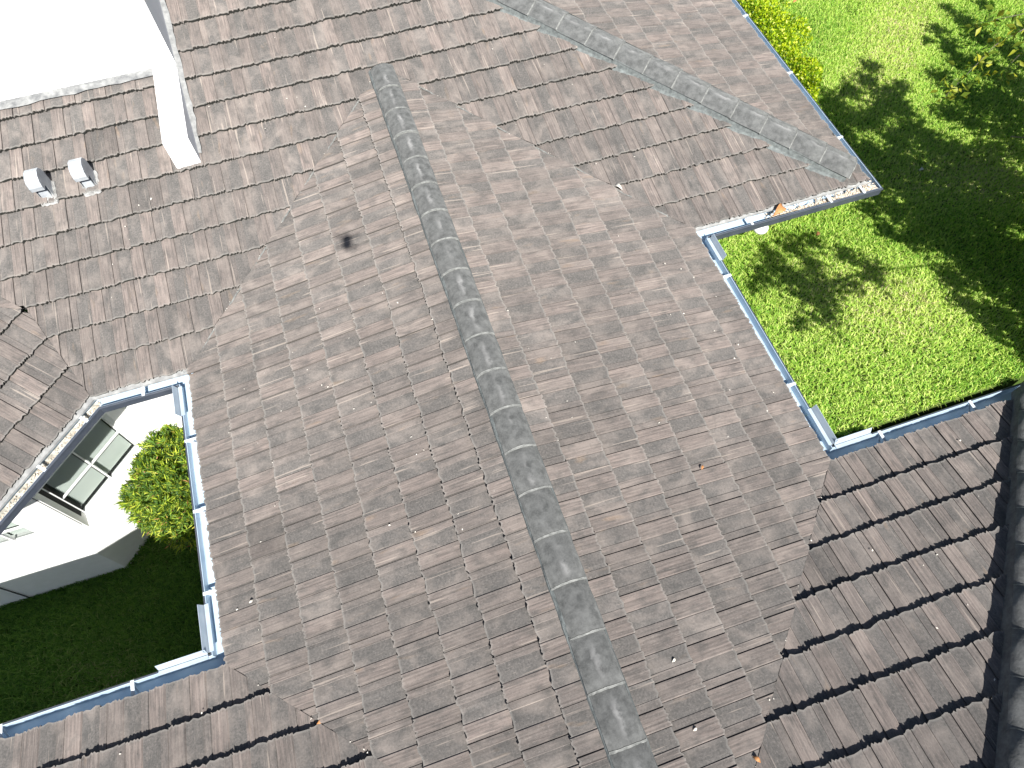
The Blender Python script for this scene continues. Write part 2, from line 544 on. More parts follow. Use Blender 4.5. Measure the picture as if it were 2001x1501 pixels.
# ------------------------------------------------------------------ ridge and hip caps
def caps(label, p0, p1, n, wid, hgt, roundish, dropL, dropR, seed, overlap_up=True, end0=False, mat='cap'):
    """row of overlapping cap tiles from p0 (first) to p1; widths in metres"""
    rnd = random.Random(seed)
    p0, p1 = Vector(p0), Vector(p1)
    d = (p1 - p0); L = d.length; d.normalize()
    side = d.cross(Vector((0, 0, 1))).normalized()
    up = side.cross(d).normalized()
    if up.z < 0: up = -up
    bm = bmesh.new()
    uv = bm.loops.layers.uv.new('cap')
    K = 12
    step = L / n

    def sect(h, w):
        pts = []
        for k in range(K + 1):
            t = -1 + 2 * k / K
            if roundish:
                ang = t * 1.12
                x = math.sin(ang) / math.sin(1.12) * w / 2
                z = h * ((math.cos(ang) - math.cos(1.12)) / (1 - math.cos(1.12)))
            else:
                x = t * w / 2
                z = h * (1 - abs(t) ** 1.25)
            pts.append((x, z, t))
        return pts
    for i in range(n):
        c0 = p0 + d * (i * step); c1 = p0 + d * ((i + 1) * step + .02)
        jit = rnd.uniform(-.005, .005); ty = rnd.uniform(-.004, .004)
        w = wid + rnd.uniform(-.006, .006)
        prev = None
        rings = []
        for (q, hh, ww, fv) in ((c0, .0, w * .97, 0), (c0.lerp(c1, .5), .006, w * .985, .5), (c1, .013, w, 1)):
            if not overlap_up: hh = .013 - hh
            ring = [bm.verts.new(q + side * (x + jit) + up * (z + hh + ty)) for x, z, t in sect(hgt, ww)]
            rings.append((ring, fv))
        for (ra, fa), (rb, fb) in zip(rings, rings[1:]):
            for k in range(K):
                f = bm.faces.new((ra[k], ra[k + 1], rb[k + 1], rb[k])); f.smooth = True
                for lp, (kk, fv) in zip(f.loops, ((k, fa), (k + 1, fa), (k + 1, fb), (k, fb))):
                    lp[uv].uv = (-1 + 2 * kk / K, fv)
        # thickness at the exposed end, with a smear of mortar
        ring = rings[2][0] if overlap_up else rings[0][0]
        q = c1 if overlap_up else c0
        lowr = [bm.verts.new(v.co - up * .02 + d * (.003 if overlap_up else -.003)) for v in ring]
        for k in range(K):
            f = bm.faces.new((ring[k], ring[k + 1], lowr[k + 1], lowr[k])); f.material_index = 1
        if True:
            sg = 1 if overlap_up else -1
            wv = .007 + rnd.random() * .005
            ra = [bm.verts.new(v.co + up * .0025 - d * sg * wv * rnd.uniform(.7, 1.2)) for v in ring]
            rb = [bm.verts.new(v.co + up * .0025 + d * sg * wv * rnd.uniform(.1, .7) - up * .004) for v in ring]
            for k in range(K):
                f = bm.faces.new((ra[k], ra[k + 1], rb[k + 1], rb[k])); f.material_index = 1; f.smooth = True
    # bedding mortar along both sides down to the tiles
    m_ = 26 * n // 8
    for sgn, drop, mi in ((-1, dropL[0], dropL[1]), (1, dropR[0], dropR[1])):
        prev = None
        for i in range(m_ + 1):
            q = p0 + d * (L * i / m_)
            o1 = wid / 2 - .012
            j1, j2 = rnd.uniform(-.004, .004), rnd.uniform(-.006, .006)
            a = bm.verts.new(q + side * sgn * o1 + up * .012)
            b_ = bm.verts.new(q + side * sgn * (wid / 2 + drop[0] + j1) + up * (drop[1] + j2))
            c_ = bm.verts.new(q + side * sgn * (wid / 2 + drop[2]) + up * (drop[3] + j2))
            if prev:
                for (u0, u1), (w0, w1) in (((prev[0], prev[1]), (a, b_)), ((prev[1], prev[2]), (b_, c_))):
                    f = bm.faces.new((u0, u1, w1, w0)); f.material_index = mi
            prev = (a, b_, c_)
    if end0:
        r0 = [bm.verts.new(p0 + side * x + up * z - d * .0) for x, z, t in sect(hgt, wid * .97)]
        r1 = [bm.verts.new(p0 + side * x * .8 + up * z * .35 - d * .045 - up * .01) for x, z, t in sect(hgt, wid * .97)]
        for k in range(K):
            f = bm.faces.new((r0[k], r0[k + 1], r1[k + 1], r1[k])); f.material_index = 1; f.smooth = True
    me = bpy.data.meshes.new('ridge_cap')
    bm.to_mesh(me); bm.free()
    o = link('ridge_cap', me, [M[mat], M['mortar'], M['mortar_teal']], house, label=label)
    return o


zr = S
caps('main ridge of half-round grey cap tiles', V(0, .985, zr + .002), V(0, -D - 1.1, zr + .002), 23, .262, .060, True,
     ((.004, -.022, .016, -.06), 2), ((.008, -.018, .018, -.06), 2), 31, end0=True)
caps('grey hip of capped tiles running down to the far right corner', V(-.25, E1 + .25, S * (E1 + .25) + .008), V(E1 - .06, .06, S * .06 + .018), 21, .345, .066, False,
     ((.006, -.05, .03, -.09), 2), ((.004, -.056, .030, -.094), 2), 33, mat='cap_hip')
caps('tall shaded hip at the right edge of the frame', V(E2 - 1.33, -D - 1.33, S * 1.33 + .026), V(E2 - .0, -D - .0, .030), 14, .25, .062, True,
     ((.0, -.05, .005, -.11), 0), ((.0, -.05, .005, -.11), 0), 35, mat='cap_hip')

# ------------------------------------------------------------------ gutters, fascia, soffit
GP = [(-.028, -.028), (-.028, -.120), (.100, -.120), (.108, -.112), (.111, -.060), (.112, -.040)]   # inner profile (out, down)


def run_frames(pts, outs):
    """mitred offset directions at the vertices of an eave polyline; outs: unit outward normal of each segment"""
    fr = []
    for i in range(len(pts)):
        if i == 0: n = Vector(outs[0])
        elif i == len(pts) - 1: n = Vector(outs[-1])
        else:
            a, b2 = Vector(outs[i - 1]), Vector(outs[i])
            n = (a + b2); n = n / (1 + a.dot(b2))
        fr.append(n)
    return fr


def sweep(mb, p, q, np_, nq, prof, mi=0):
    for (o0, z0), (o1, z1) in zip(prof, prof[1:]):
        a = Vector((p[0] * U + np_[0] * o0, p[1] * U + np_[1] * o0, Z0 + z0))
        b2 = Vector((p[0] * U + np_[0] * o1, p[1] * U + np_[1] * o1, Z0 + z1))
        c = Vector((q[0] * U + nq[0] * o1, q[1] * U + nq[1] * o1, Z0 + z1))
        d2 = Vector((q[0] * U + nq[0] * o0, q[1] * U + nq[1] * o0, Z0 + z0))
        mb.quad(a, b2, c, d2, mi)


def gutter(pts, outs, labels, dirty=()):
    fr = run_frames(pts, outs)
    res = []
    for i in range(len(pts) - 1):
        mb = MB()
        p, q, a, b2 = pts[i], pts[i + 1], fr[i], fr[i + 1]
        sweep(mb, p, q, a, b2, GP[:2], 0)
        sweep(mb, p, q, a, b2, GP[1:3], 2 if i in dirty else 0)
        sweep(mb, p, q, a, b2, GP[2:], 2 if i in dirty else 0)
        # rolled lip: dark outside, pale top
        sweep(mb, p, q, a, b2, [(.112, -.040), (.112, -.030), (.116, -.0285)], 0)
        sweep(mb, p, q, a, b2, [(.116, -.0285), (.128, -.028), (.134, -.036), (.134, -.052), (.127, -.060), (.127, -.126), (.122, -.131), (-.031, -.131), (-.031, -.028)], 1)
        g_ = mb.build('gutter', [M['gutter_in'], M['gutter_out'], M['gutter_dirty']], house, label=labels[i])
        res.append(g_)
        mb = MB()   # fascia board and soffit
        sweep(mb, p, q, a, b2, [(-.034, -.035), (-.034, -.20), (-.055, -.20), (-.055, -.035)], 0)
        mb.build('fascia', M['fascia'], house)
        mb = MB()
        sweep(mb, p, q, a, b2, [(-.056, -.185), (-.70, -.185)], 0)
        mb.build('soffit', M['stucco'], house)
    return res


west = gutter([(-2.6, -.40), GB, GA, (-1, 0), (-1, -D), (-2.6, -D)],
              [(0, -1), (s2, -s2), (0, -1), (-1, 0), (0, 1)],
              [None, 'grimy gutter along the angled bay at the left', 'short gutter over the white courtyard wall', 'long pale gutter down the courtyard side of the linking roof',
               'bright gutter with a scalloped shadow beside the dark courtyard lawn'], dirty=(1,))
east = gutter([(E1, 3.2), (E1, 0), (1, 0), (1, -D), (E2, -D), (E2, -2.4)],
              [(1, 0), (0, -1), (1, 0), (0, 1), (1, 0)],
              ['gutter beside the hedge', 'gutter at the far right corner filled with leaf debris', 'pale gutter down the lawn side of the linking roof',
               'bright white gutter between the sunny lawn and the lower right slope', None])


def strap(parent, x, y, out, w=.014, droop=0.0, lab=None):
    """hanger strap across the gutter: bar on the lip, a leg up to the fascia"""
    o = Vector((out[0], out[1], 0)); t = Vector((-out[1], out[0], 0))
    p = V(x, y, 0)
    mb = MB()
    mb.prism([p + t * w - o * .028 + Vector((0, 0, -.030)), p - t * w - o * .028 + Vector((0, 0, -.030)),
              p - t * w + o * .128 + Vector((0, 0, -.030)), p + t * w + o * .128 + Vector((0, 0, -.030))], (0, 0, .005))
    mb.prism([p + t * w - o * .022 + Vector((0, 0, -.031)), p - t * w - o * .022 + Vector((0, 0, -.031)),
              p - t * w - o * .022 + Vector((0, 0, -.085)), p + t * w - o * .022 + Vector((0, 0, -.085))], o * .003)
    mb.prism([p + t * w * .6 + o * .118 + Vector((0, 0, -.03)), p - t * w * .6 + o * .118 + Vector((0, 0, -.03)),
              p - t * w * .6 + o * .05 + Vector((0, 0, -.115)), p + t * w * .6 + o * .05 + Vector((0, 0, -.115))], o * -.004)
    ob = mb.build('gutter_bracket', M['bracket'], house)
    ob.parent = parent
    ob.matrix_parent_inverse = Matrix()
    return ob


for gi, lst in ((3, [(-1, -.278), (-1, -.543), (-1, -.821)]), (4, [(-1.277, -D), (-1.646, -D), (-2.0, -D)]), (1, [(-1.545, -.20), (-1.40, -.055)]), (2, [(-1.171, 0)])):
    outs_ = [(0, -1), (s2, -s2), (0, -1), (-1, 0), (0, 1)]
    for x, y in lst: strap(west[gi], x, y, outs_[gi])
for gi, lst in ((2, [(1, -.246), (1, -.75)]), (3, [(1.226, -D), (1.586, -D)]), (1, [(1.245, 0), (1.606, 0), (1.76, 0)]), (0, [(E1, .269), (E1, .712), (E1, 1.155), (E1, 1.6)])):
    outs_ = [(1, 0), (0, -1), (1, 0), (0, 1), (1, 0)]
    for x, y in lst: strap(east[gi], x, y, outs_[gi])


def guard(parent, p, q, out):
    """upright splash guard plate fixed to the gutter lip near an inside corner"""
    o = Vector((out[0], out[1], 0))
    a, b2 = V(p[0], p[1], 0) + o * .128, V(q[0], q[1], 0) + o * .128
    mb = MB()
    z0, z1 = Vector((0, 0, -.045)), Vector((0, 0, .035))
    mb.prism([a + z0, b2 + z0, b2 + z1 + o * .03, a + z1 + o * .03], o * .003)
    mb.prism([a + Vector((0, 0, -.026)), b2 + Vector((0, 0, -.026)), b2 + Vector((0, 0, -.023)) - o * .035, a + Vector((0, 0, -.023)) - o * .035], (0, 0, .003))
    ob = mb.build('splash_guard', M['fascia'], house)
    ob.parent = parent; ob.matrix_parent_inverse = Matrix()


gl = .055
guard(west[3], (-1, -D + gl), (-1, -D + .20), (-1, 0))
guard(west[4], (-1 - gl, -D), (-1.20, -D), (0, 1))
guard(west[3], (-1, -gl), (-1, -.175), (-1, 0))
guard(east[2], (1, -D + gl), (1, -.855), (1, 0))
guard(east[3], (1 + gl, -D), (1.195, -D), (0, 1))
guard(east[2], (1, -gl), (1, -.17), (1, 0))

# drip edge flashing over the angled bay gutter and the short gutter
mb = MB()
frw = run_frames([GB, GA, (-1, 0)], [(s2, -s2), (0, -1)])
sweep(mb, GB, GA, frw[0], frw[1], [(-.01, .004), (.032, -.012), (.034, -.03)], 0)
mb.build('drip_edge', M['flash'], house)
mb = MB()
sweep(mb, GA, (-1, 0), frw[1], Vector((0, -1)), [(-.01, .006), (.03, -.010), (.032, -.03)], 0)
sweep(mb, (-1.02, 0), (-.99, 0), Vector((0, -1)), Vector((0, -1)), [(-.03, .02), (.02, .014), (.022, -.02)], 0)
mb.build('drip_edge', M['flash'], house)
mb = MB()
sweep(mb, (1, 0), (E1, 0), Vector((0, -1)), Vector((0, -1)), [(-.01, .004), (.018, -.008), (.02, -.03)], 0)
mb.build('drip_edge', M['flash'], house)

# ------------------------------------------------------------------ walls
ZG = -1.25


def wallseg(p, q, thick, z0, z1, label=None, openings=()):
    """wall along plan segment p-q (units), outer face on the segment, thickness to the left of p->q; openings (s0,s1,z0,z1) along it in units"""
    P, Q = Vector((p[0], p[1], 0)), Vector((q[0], q[1], 0))
    d = (Q - P); L = d.length; d.normalize(); n = Vector((-d.y, d.x, 0))
    mb = MB()
    xs = sorted({0, L, *[o[0] for o in openings], *[o[1] for o in openings]})
    zs = sorted({z0, z1, *[o[2] for o in openings], *[o[3] for o in openings]})
    ins = lambda s, z: any(o[0] < s < o[1] and o[2] < z < o[3] for o in openings)
    for a, b2 in zip(xs, xs[1:]):
        for c, e in zip(zs, zs[1:]):
            if ins((a + b2) / 2, (c + e) / 2): continue
            A_, B_ = P + d * a, P + d * b2
            mb.quad(V(A_.x, A_.y, c), V(B_.x, B_.y, c), V(B_.x, B_.y, e), V(A_.x, A_.y, e))
    for o in openings:   # reveals
        A_, B_ = P + d * o[0], P + d * o[1]
        if len(o) > 4:   # splayed reveal running in to a smaller inner rectangle
            i0, i1, j0, j1, dep = o[4:]
            oc = [V(q.x, q.y, z) for q, z in ((A_, o[2]), (B_, o[2]), (B_, o[3]), (A_, o[3]))]
            I0, I1 = P + d * i0 + n * dep, P + d * i1 + n * dep
            ic = [V(q.x, q.y, z) for q, z in ((I0, j0), (I1, j0), (I1, j1), (I0, j1))]
            for e_ in range(4): mb.quad(oc[e_], oc[(e_ + 1) % 4], ic[(e_ + 1) % 4], ic[e_])
            continue
        A2, B2 = A_ + n * thick, B_ + n * thick
        for (u, v, z) in ((A_, B_, o[2]), (A_, B_, o[3])):
            u2, v2 = u + n * thick, v + n * thick
            mb.quad(V(u.x, u.y, z), V(v.x, v.y, z), V(v2.x, v2.y, z), V(u2.x, u2.y, z))
        for u in (A_, B_):
            u2 = u + n * thick
            mb.quad(V(u.x, u.y, o[2]), V(u2.x, u2.y, o[2]), V(u2.x, u2.y, o[3]), V(u.x, u.y, o[3]))
    return mb.build('wall', M['stucco'], house, label=label)


kW = -1.672
pc = (-1.836, -.164)                       # outer corner of the bay wall
pj = (kW + .23, .23)                       # where the bay wall meets the rear wall
T2 = .075
zt = -.065
# W2 faces the courtyard (south), W1 is the angled wall with the window
wallseg((-2.6, -.164), pc, .05, ZG, zt, 'white bay wall at the left edge with a small window', [(.50, .72, -.64, -.42)])
LW1 = math.hypot(pj[0] - pc[0], pj[1] - pc[1])
w0, w1 = .121, .478
wallseg(pc, pj, .05, ZG, zt, 'angled bay wall holding the four-pane window', [(.083, .490, -.801, -.40, w0, w1, -.772, -.43, .045)])
wallseg(pj, (-.79, .23), .05, ZG, zt, 'overexposed white wall behind the bush')
wallseg((-.79, .23), (-.79, -D - .21), .05, ZG, zt, 'courtyard wall under the linking roof')
wallseg((-.79, -D - .21), (-2.6, -D - .21), .05, ZG, zt, 'courtyard wall under the lower left roof')
wallseg((E1 - .21, 3.2), (E1 - .21, .23), -.05, -.6, zt)
wallseg((E1 - .21, .23), (.79, .23), -.05, -.6, zt, 'low wall under the far right eave')
wallseg((.79, .23), (.79, -D - .21), -.05, -.6, zt)
wallseg((.79, -D - .21), (E2 - .21, -D - .21), -.05, -.6, zt)
wallseg((E2 - .21, -D - .21), (E2 - .21, -2.4), -.05, -.6, zt)


def window(P, Q, s0, s1, z0, z1, panes, label):
    rec = .032 if panes > 2 else 0
    P, Q = Vector((P[0], P[1], 0)), Vector((Q[0], Q[1], 0))
    d = (Q - P).normalized(); n = Vector((-d.y, d.x, 0))   # n points into the house
    def pt(s, dep, z): 
        q = P + d * s + n * dep
        return V(q.x, q.y, z)
    D3 = Vector((d.x, d.y, 0)); N3 = Vector((n.x, n.y, 0)); Z3 = Vector((0, 0, 1))
    mb = MB()
    fw = .006; dp = .010 + rec
    cs, cz = (s0 + s1) / 2, (z0 + z1) / 2
    def bar(sa, sb, za, zb, d0, d1):
        c = pt((sa + sb) / 2, (d0 + d1) / 2, (za + zb) / 2)
        mb.box(c, D3 * (sb - sa) / 2 * U, N3 * (d1 - d0) / 2 * U, Z3 * (zb - za) / 2 * U)
    bar(s0, s0 + fw, z0, z1, dp, dp + .02); bar(s1 - fw, s1, z0, z1, dp, dp + .02)
    bar(s0 + fw, s1 - fw, z0, z0 + fw, dp, dp + .02); bar(s0 + fw, s1 - fw, z1 - fw, z1, dp, dp + .02)
    fr_ = mb.build('window', M['frame'], house, label=label)
    mb = MB()
    if panes > 1:
        bar(cs - .0035, cs + .0035, z0 + fw, z1 - fw, dp + .003, dp + .014)
        bar(s0 + fw, cs - .0035, cz - .003, cz + .003, dp + .004, dp + .013)
        bar(cs + .0035, s1 - fw, cz - .003, cz + .003, dp + .004, dp + .013)
    else:
        bar(s0 + fw, s1 - fw, cz - .003, cz + .003, dp + .004, dp + .013)
    o = mb.build('mullion', M['frame'], house); o.parent = fr_; o.matrix_parent_inverse = Matrix()
    mb = MB()
    bar(s0 + .002, s1 - .002, z0 + .002, z1 - .002, dp + .0148, dp + .0168)
    o = mb.build('pane', M['glass'], house); o.parent = fr_; o.matrix_parent_inverse = Matrix()
    # blind inside: thin slats, drawn to leave a dark strip at the bottom of one sash
    for (ba, bb, lowz) in (((s0 + .01, cs - .006, z0 + .012), (cs + .006, s1 - .01, z0 + .012)) if panes > 1 else ((s0 + .01, s1 - .01, z0 + .01),)):
        mb = MB()
        nsl = int((z1 - z0 - .02) * U / .028)
        for i in range(nsl):
            z = z1 - .008 - i * .028 / U
            if z < lowz: break
            c = pt((ba + bb) / 2, .038 + rec, z)
            mb.box(c, D3 * (bb - ba) / 2 * U, (N3 * .5 + Z3 * .85) * .0125, (Z3 * .5 - N3 * .85) * .0006)
        o = mb.build('blind', M['blind'], house); o.parent = fr_; o.matrix_parent_inverse = Matrix()
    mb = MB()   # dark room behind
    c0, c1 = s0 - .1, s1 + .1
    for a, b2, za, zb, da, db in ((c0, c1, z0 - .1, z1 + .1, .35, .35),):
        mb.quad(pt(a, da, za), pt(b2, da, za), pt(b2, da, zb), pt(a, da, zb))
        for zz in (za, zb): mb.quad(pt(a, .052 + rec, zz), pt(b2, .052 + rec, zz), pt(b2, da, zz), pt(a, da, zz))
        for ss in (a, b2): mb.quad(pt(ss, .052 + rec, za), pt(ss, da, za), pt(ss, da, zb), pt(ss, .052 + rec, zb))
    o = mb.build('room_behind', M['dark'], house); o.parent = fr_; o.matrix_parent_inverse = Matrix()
    mb = MB()   # projecting sill
    c = pt(cs, .008 + rec * .8, z0 + .0015)
    mb.box(c, D3 * (s1 - s0 - .002) / 2 * U, N3 * .012 * U, Z3 * .0035 * U)
    o = mb.build('sill', M['stucco'], house, bevel=.004); o.parent = fr_; o.matrix_parent_inverse = Matrix()
    return fr_


window(pc, pj, w0, w1, -.772, -.43, 4, 'four-pane window with pale blinds in the angled bay wall')
window((-2.6, -.164), pc, .50, .72, -.64, -.42, 2, 'small window partly under the gutter at the left edge')

# upper storey block in blown-out white, with a sloping stucco kerb wall running down the roof
mb = MB()
zb_, zt_ = .20, 1.35
xw, yw = -.779, 1.197
mb.prism([V(-3, yw, zb_), V(xw, yw, zb_), V(xw, 3.4, zb_), V(-3, 3.4, zb_)], (0, 0, (zt_ - zb_) * U))
mb.build('wall', M['stucco'], house, label='tall overexposed white wall of the upper storey at the top left')
mb = MB()
xa, xb = -.872, -.779
prof = [(1.197, .25, .350), (1.05, .22, .349), (.90, .20, .351), (.762, .17, .350)]
n0 = len(mb.v)
for y_, zl, zu in prof:
    mb.v += [tuple(V(xa, y_, zl)), tuple(V(xa, y_, zu)), tuple(V(xb, y_, zu)), tuple(V(xb, y_, zl))]
for i in range(len(prof) - 1):
    for k in range(4):
        a = n0 + i * 4 + k; b2 = n0 + i * 4 + (k + 1) % 4
        mb.f.append((a, b2, b2 + 4, a + 4)); mb.m.append(0)
mb.f.append((n0, n0 + 3, n0 + 2, n0 + 1)); mb.m.append(0)
k = n0 + (len(prof) - 1) * 4
mb.f.append((k, k + 1, k + 2, k + 3)); mb.m.append(0)
mb.build('kerb_wall', M['stucco'], house, bevel=.008, label='white stucco kerb wall running down the tiles from the upper storey')


def strip_on_M(name, pts_l, pts_r, h, mat, lab=None, jag=.004):
    """flat sheet lying on the rear slope, given by two plan polylines"""
    mb = MB()
    rr = random.Random(5)
    L = []
    for a, b2 in ((pts_l), (pts_r)): L.append((Vector(a), Vector(b2)))
    n_ = 40
    rows = []
    for i in range(n_ + 1):
        t = i / n_
        a = L[0][0].lerp(L[0][1], t); b2 = L[1][0].lerp(L[1][1], t)
        ja, jb = rr.uniform(-jag, jag), rr.uniform(-jag, jag)
        rows.append((V(a.x, a.y + 0, S * a.y + h) , V(b2.x, b2.y + jb, S * (b2.y + jb) + h)))
    for (a, b2), (c, e) in zip(rows, rows[1:]): mb.quad(a, b2, e, c)
    return mb.build(name, mat, house, label=lab)


strip_on_M('flashing', ((-2.6, yw), (xa, yw)), ((-2.6, 1.160), (xa, 1.162)), .0165, M['flash_wall'], 'dull grey flashing along the foot of the white wall')
mb = MB()
rr = random.Random(9)
prev = None
for i in range(41):
    y_ = 2.0 + (.80 - 2.0) * i / 40
    w_ = .020 + rr.uniform(-.003, .004) - (.006 if y_ < .95 else 0)
    a, b2 = V(xb - .002, y_, S * y_ + .016), V(xb + w_, y_, S * y_ + .011)
    if prev: mb.quad(prev[0], prev[1], b2, a)
    prev = (a, b2)
mb.build('flashing', M['flash'], house, label='pale flashing strip along the right foot of the kerb wall')


# ------------------------------------------------------------------ roof vents
def vent(x, y, label, seed):
    rr = random.Random(seed)
    base = V(x, y, S * y)
    w, dd = .060, .085      # half width, half depth
    X, Y, Z = Vector((1, 0, 0)), Vector((0, 1, 0)), Vector((0, 0, 1))
    # hood: side profile (y, z) rounded over the top, open on the downhill side
    pr = [(-.122, .150), (-.128, .195), (-.110, .245), (-.068, .278), (.0, .290), (.060, .268), (.098, .215), (.108, .155), (.104, .02)]
    mb = MB()
    for (y0, z0_), (y1, z1_) in zip(pr, pr[1:]):
        mb.quad(base + X * -w + Y * y0 + Z * z0_, base + X * w + Y * y0 + Z * z0_, base + X * w + Y * y1 + Z * z1_, base + X * -w + Y * y1 + Z * z1_)
    for s_ in (-1, 1):
        pts = [base + X * w * s_ + Y * a + Z * b2 for a, b2 in pr] + [base + X * w * s_ + Y * -.055 + Z * -.01, base + X * w * s_ + Y * -.055 + Z * .150]
        mb.poly(pts)
    hood = mb.build('roof_vent', M['alu'], house, label=label)
    mod = hood.modifiers.new('thick', 'SOLIDIFY'); mod.thickness = .003
    mb = MB()
    mb.prism([base + X * -.045 + Y * -.06 + Z * -.03, base + X * .045 + Y * -.06 + Z * -.03, base + X * .045 + Y * .07 + Z * .0, base + X * -.045 + Y * .07 + Z * .0], (0, 0, .11))
    o = mb.build('throat', M['alu'], house, bevel=.003); o.parent = hood; o.matrix_parent_inverse = Matrix()
    mb = MB()
    mb.prism([base + X * -.036 + Y * -.05 + Z * .08, base + X * .036 + Y * -.05 + Z * .08, base + X * .036 + Y * .06 + Z * .08, base + X * -.036 + Y * .06 + Z * .08], (0, 0, .004))
    # sealed flashing plate, ragged edge
    mb = MB()
    c = base + Z * .022
    ring = []
    for i in range(28):
        t = 2 * math.pi * i / 28
        ex, ey = .084, .118
        px = max(-ex, min(ex, ex * 1.35 * math.cos(t))) * rr.uniform(.93, 1.06) + .006
        py = max(-ey, min(ey, ey * 1.35 * math.sin(t))) * rr.uniform(.93, 1.06) - .012
        ring.append(c + X * px + Y * py + Z * (S * py))
    mb.poly(ring)
    mb.prism(ring, (0, 0, -.02))
    o = mb.build('flashing', M['seal'], house); o.parent = hood; o.matrix_parent_inverse = Matrix()


vent(-1.352, .795, 'hooded metal roof vent on the tiles, the left one of the pair', 1)
vent(-1.195, .795, 'hooded metal roof vent on the tiles, the right one nearer the white kerb wall', 2)

mb = MB()
mb.tube(V(-2.287, -.168, -1.255), V(-2.287, -.168, -.10), .007, .007, 6)
mb.build('cable', M['dark'], house, label='thin black cable running straight down the white wall at the left edge')
# small white dome light and a corner trim under the far right eave
bm = bmesh.new()
bmesh.ops.create_uvsphere(bm, u_segments=18, v_segments=10, radius=.09)
for v in bm.verts:
    v.co.z *= .7
me = bpy.data.meshes.new('eave_lamp'); bm.to_mesh(me); bm.free()
ol = link('eave_lamp', me, M['frame'], house, label='white dome lamp just under the far right gutter', smooth=True)
ol.location = V(1.352, .012, -.135)
mb = MB()
mb.prism([V(1.022, -.050, -.35), V(1.068, -.050, -.35), V(1.068, -.012, -.35), V(1.022, -.012, -.35)], (0, 0, .29 * U))
mb.build('downspout', M['frame'], house, bevel=.006, label='white downspout in the inner corner of the lawn side')

# ------------------------------------------------------------------ terrain
def lawn_z(x, y):
    t = np.clip((y + .97) / 1.07, 0, 1)
    right = -.030 - .250 * t
    right = np.where((y < -.985) | (x < 1.05), right - .09, right)
    k = np.clip((x + .3) / .6, 0, 1); k = k * k * (3 - 2 * k)
    return ZG * (1 - k) + right * k


xs = np.unique(np.concatenate([np.linspace(-60, -4, 12), np.linspace(-4, 5, 91), np.linspace(5, 60, 12), [1.048, 1.052]]))
ys = np.unique(np.concatenate([np.linspace(-60, -4, 12), np.linspace(-4, 5, 91), np.linspace(5, 60, 12), [-.986, -.982]]))
gv = [tuple(V(x, y, float(lawn_z(x, y)))) for y in ys for x in xs]
nx = len(xs)
gf = [(j * nx + i, j * nx + i + 1, (j + 1) * nx + i + 1, (j + 1) * nx + i) for j in range(len(ys) - 1) for i in range(nx - 1)]
me = bpy.data.meshes.new('ground'); me.from_pydata(gv, [], gf)
link('ground', me, M['soil'], kind='structure', label='lawn ground round the house', smooth=True)

# camera frame, used to know where blades are worth growing
YAW, PIT, ROLL, FPX = .29411114, 1.08237739, -.0296395, 1367.7294
CAMP = np.array([-.24843064, -1.55292929, 2.20139339])
fw_ = np.array([math.sin(YAW) * math.cos(PIT), math.cos(YAW) * math.cos(PIT), -math.sin(PIT)])
rt_ = np.array([math.cos(YAW), -math.sin(YAW), 0.0]); up_ = np.cross(rt_, fw_)
r2 = rt_ * math.cos(ROLL) + up_ * math.sin(ROLL); u2 = -rt_ * math.sin(ROLL) + up_ * math.cos(ROLL)


def blades(name, pts, length, width, label, mat, seed, lean=.75, kind='stuff', cat=None, rndpow=1.0, patch=None):
    """pts (n,3) in metres; one bent blade each, one mesh"""
    g_ = np.random.default_rng(seed)
    n = len(pts)
    az = g_.uniform(0, 2 * math.pi, n)
    ln = length * g_.uniform(.55, 1.25, n)
    le = lean * g_.uniform(.3, 1.5, n)
    hd = np.stack([np.cos(az), np.sin(az), np.zeros(n)], 1)
    sd = np.stack([-np.sin(az + g_.normal(0, .5, n)), np.cos(az + g_.normal(0, .5, n)), np.zeros(n)], 1)
    w = (width * g_.uniform(.7, 1.3, n))[:, None] / 2
    z = np.array([0, 0, 1.0])
    p0 = pts
    p1 = pts + hd * (ln * .35 * np.sin(le))[:, None] + z * (ln * .5 * np.cos(le * .6))[:, None]
    p2 = pts + hd * (ln * .95 * np.sin(np.minimum(le * 1.35, 1.5)))[:, None] + z * (ln * .85 * np.cos(np.minimum(le * 1.25, 1.45)))[:, None]
    v = np.stack([p0 - sd * w, p0 + sd * w, p1 - sd * w * .95, p1 + sd * w * .95, p2], 1).reshape(-1, 3)
    me = bpy.data.meshes.new(name)
    me.vertices.add(5 * n); me.vertices.foreach_set('co', v.astype(np.float32).ravel())
    base = (np.arange(n) * 5)[:, None]
    loops = np.concatenate([base + np.array([[0, 1, 3, 2]]), base + np.array([[2, 3, 4]])], 1)
    me.loops.add(7 * n); me.loops.foreach_set('vertex_index', loops.ravel().astype(np.int32))
    me.polygons.add(2 * n)
    ls = np.stack([np.arange(n) * 7, np.arange(n) * 7 + 4], 1).ravel()
    me.polygons.foreach_set('loop_start', ls.astype(np.int32))
    me.update(calc_edges=True)
    at = me.attributes.new('rnd', 'FLOAT', 'POINT')
    r_ = g_.uniform(0, 1, n) ** rndpow
    if patch is not None: r_ = np.clip(r_ * .75 + patch * .35, 0, 1)
    at.data.foreach_set('value', np.repeat(r_, 5).astype(np.float32))
    me.validate()
    return link(name, me, mat, kind=kind, label=label, cat=cat)


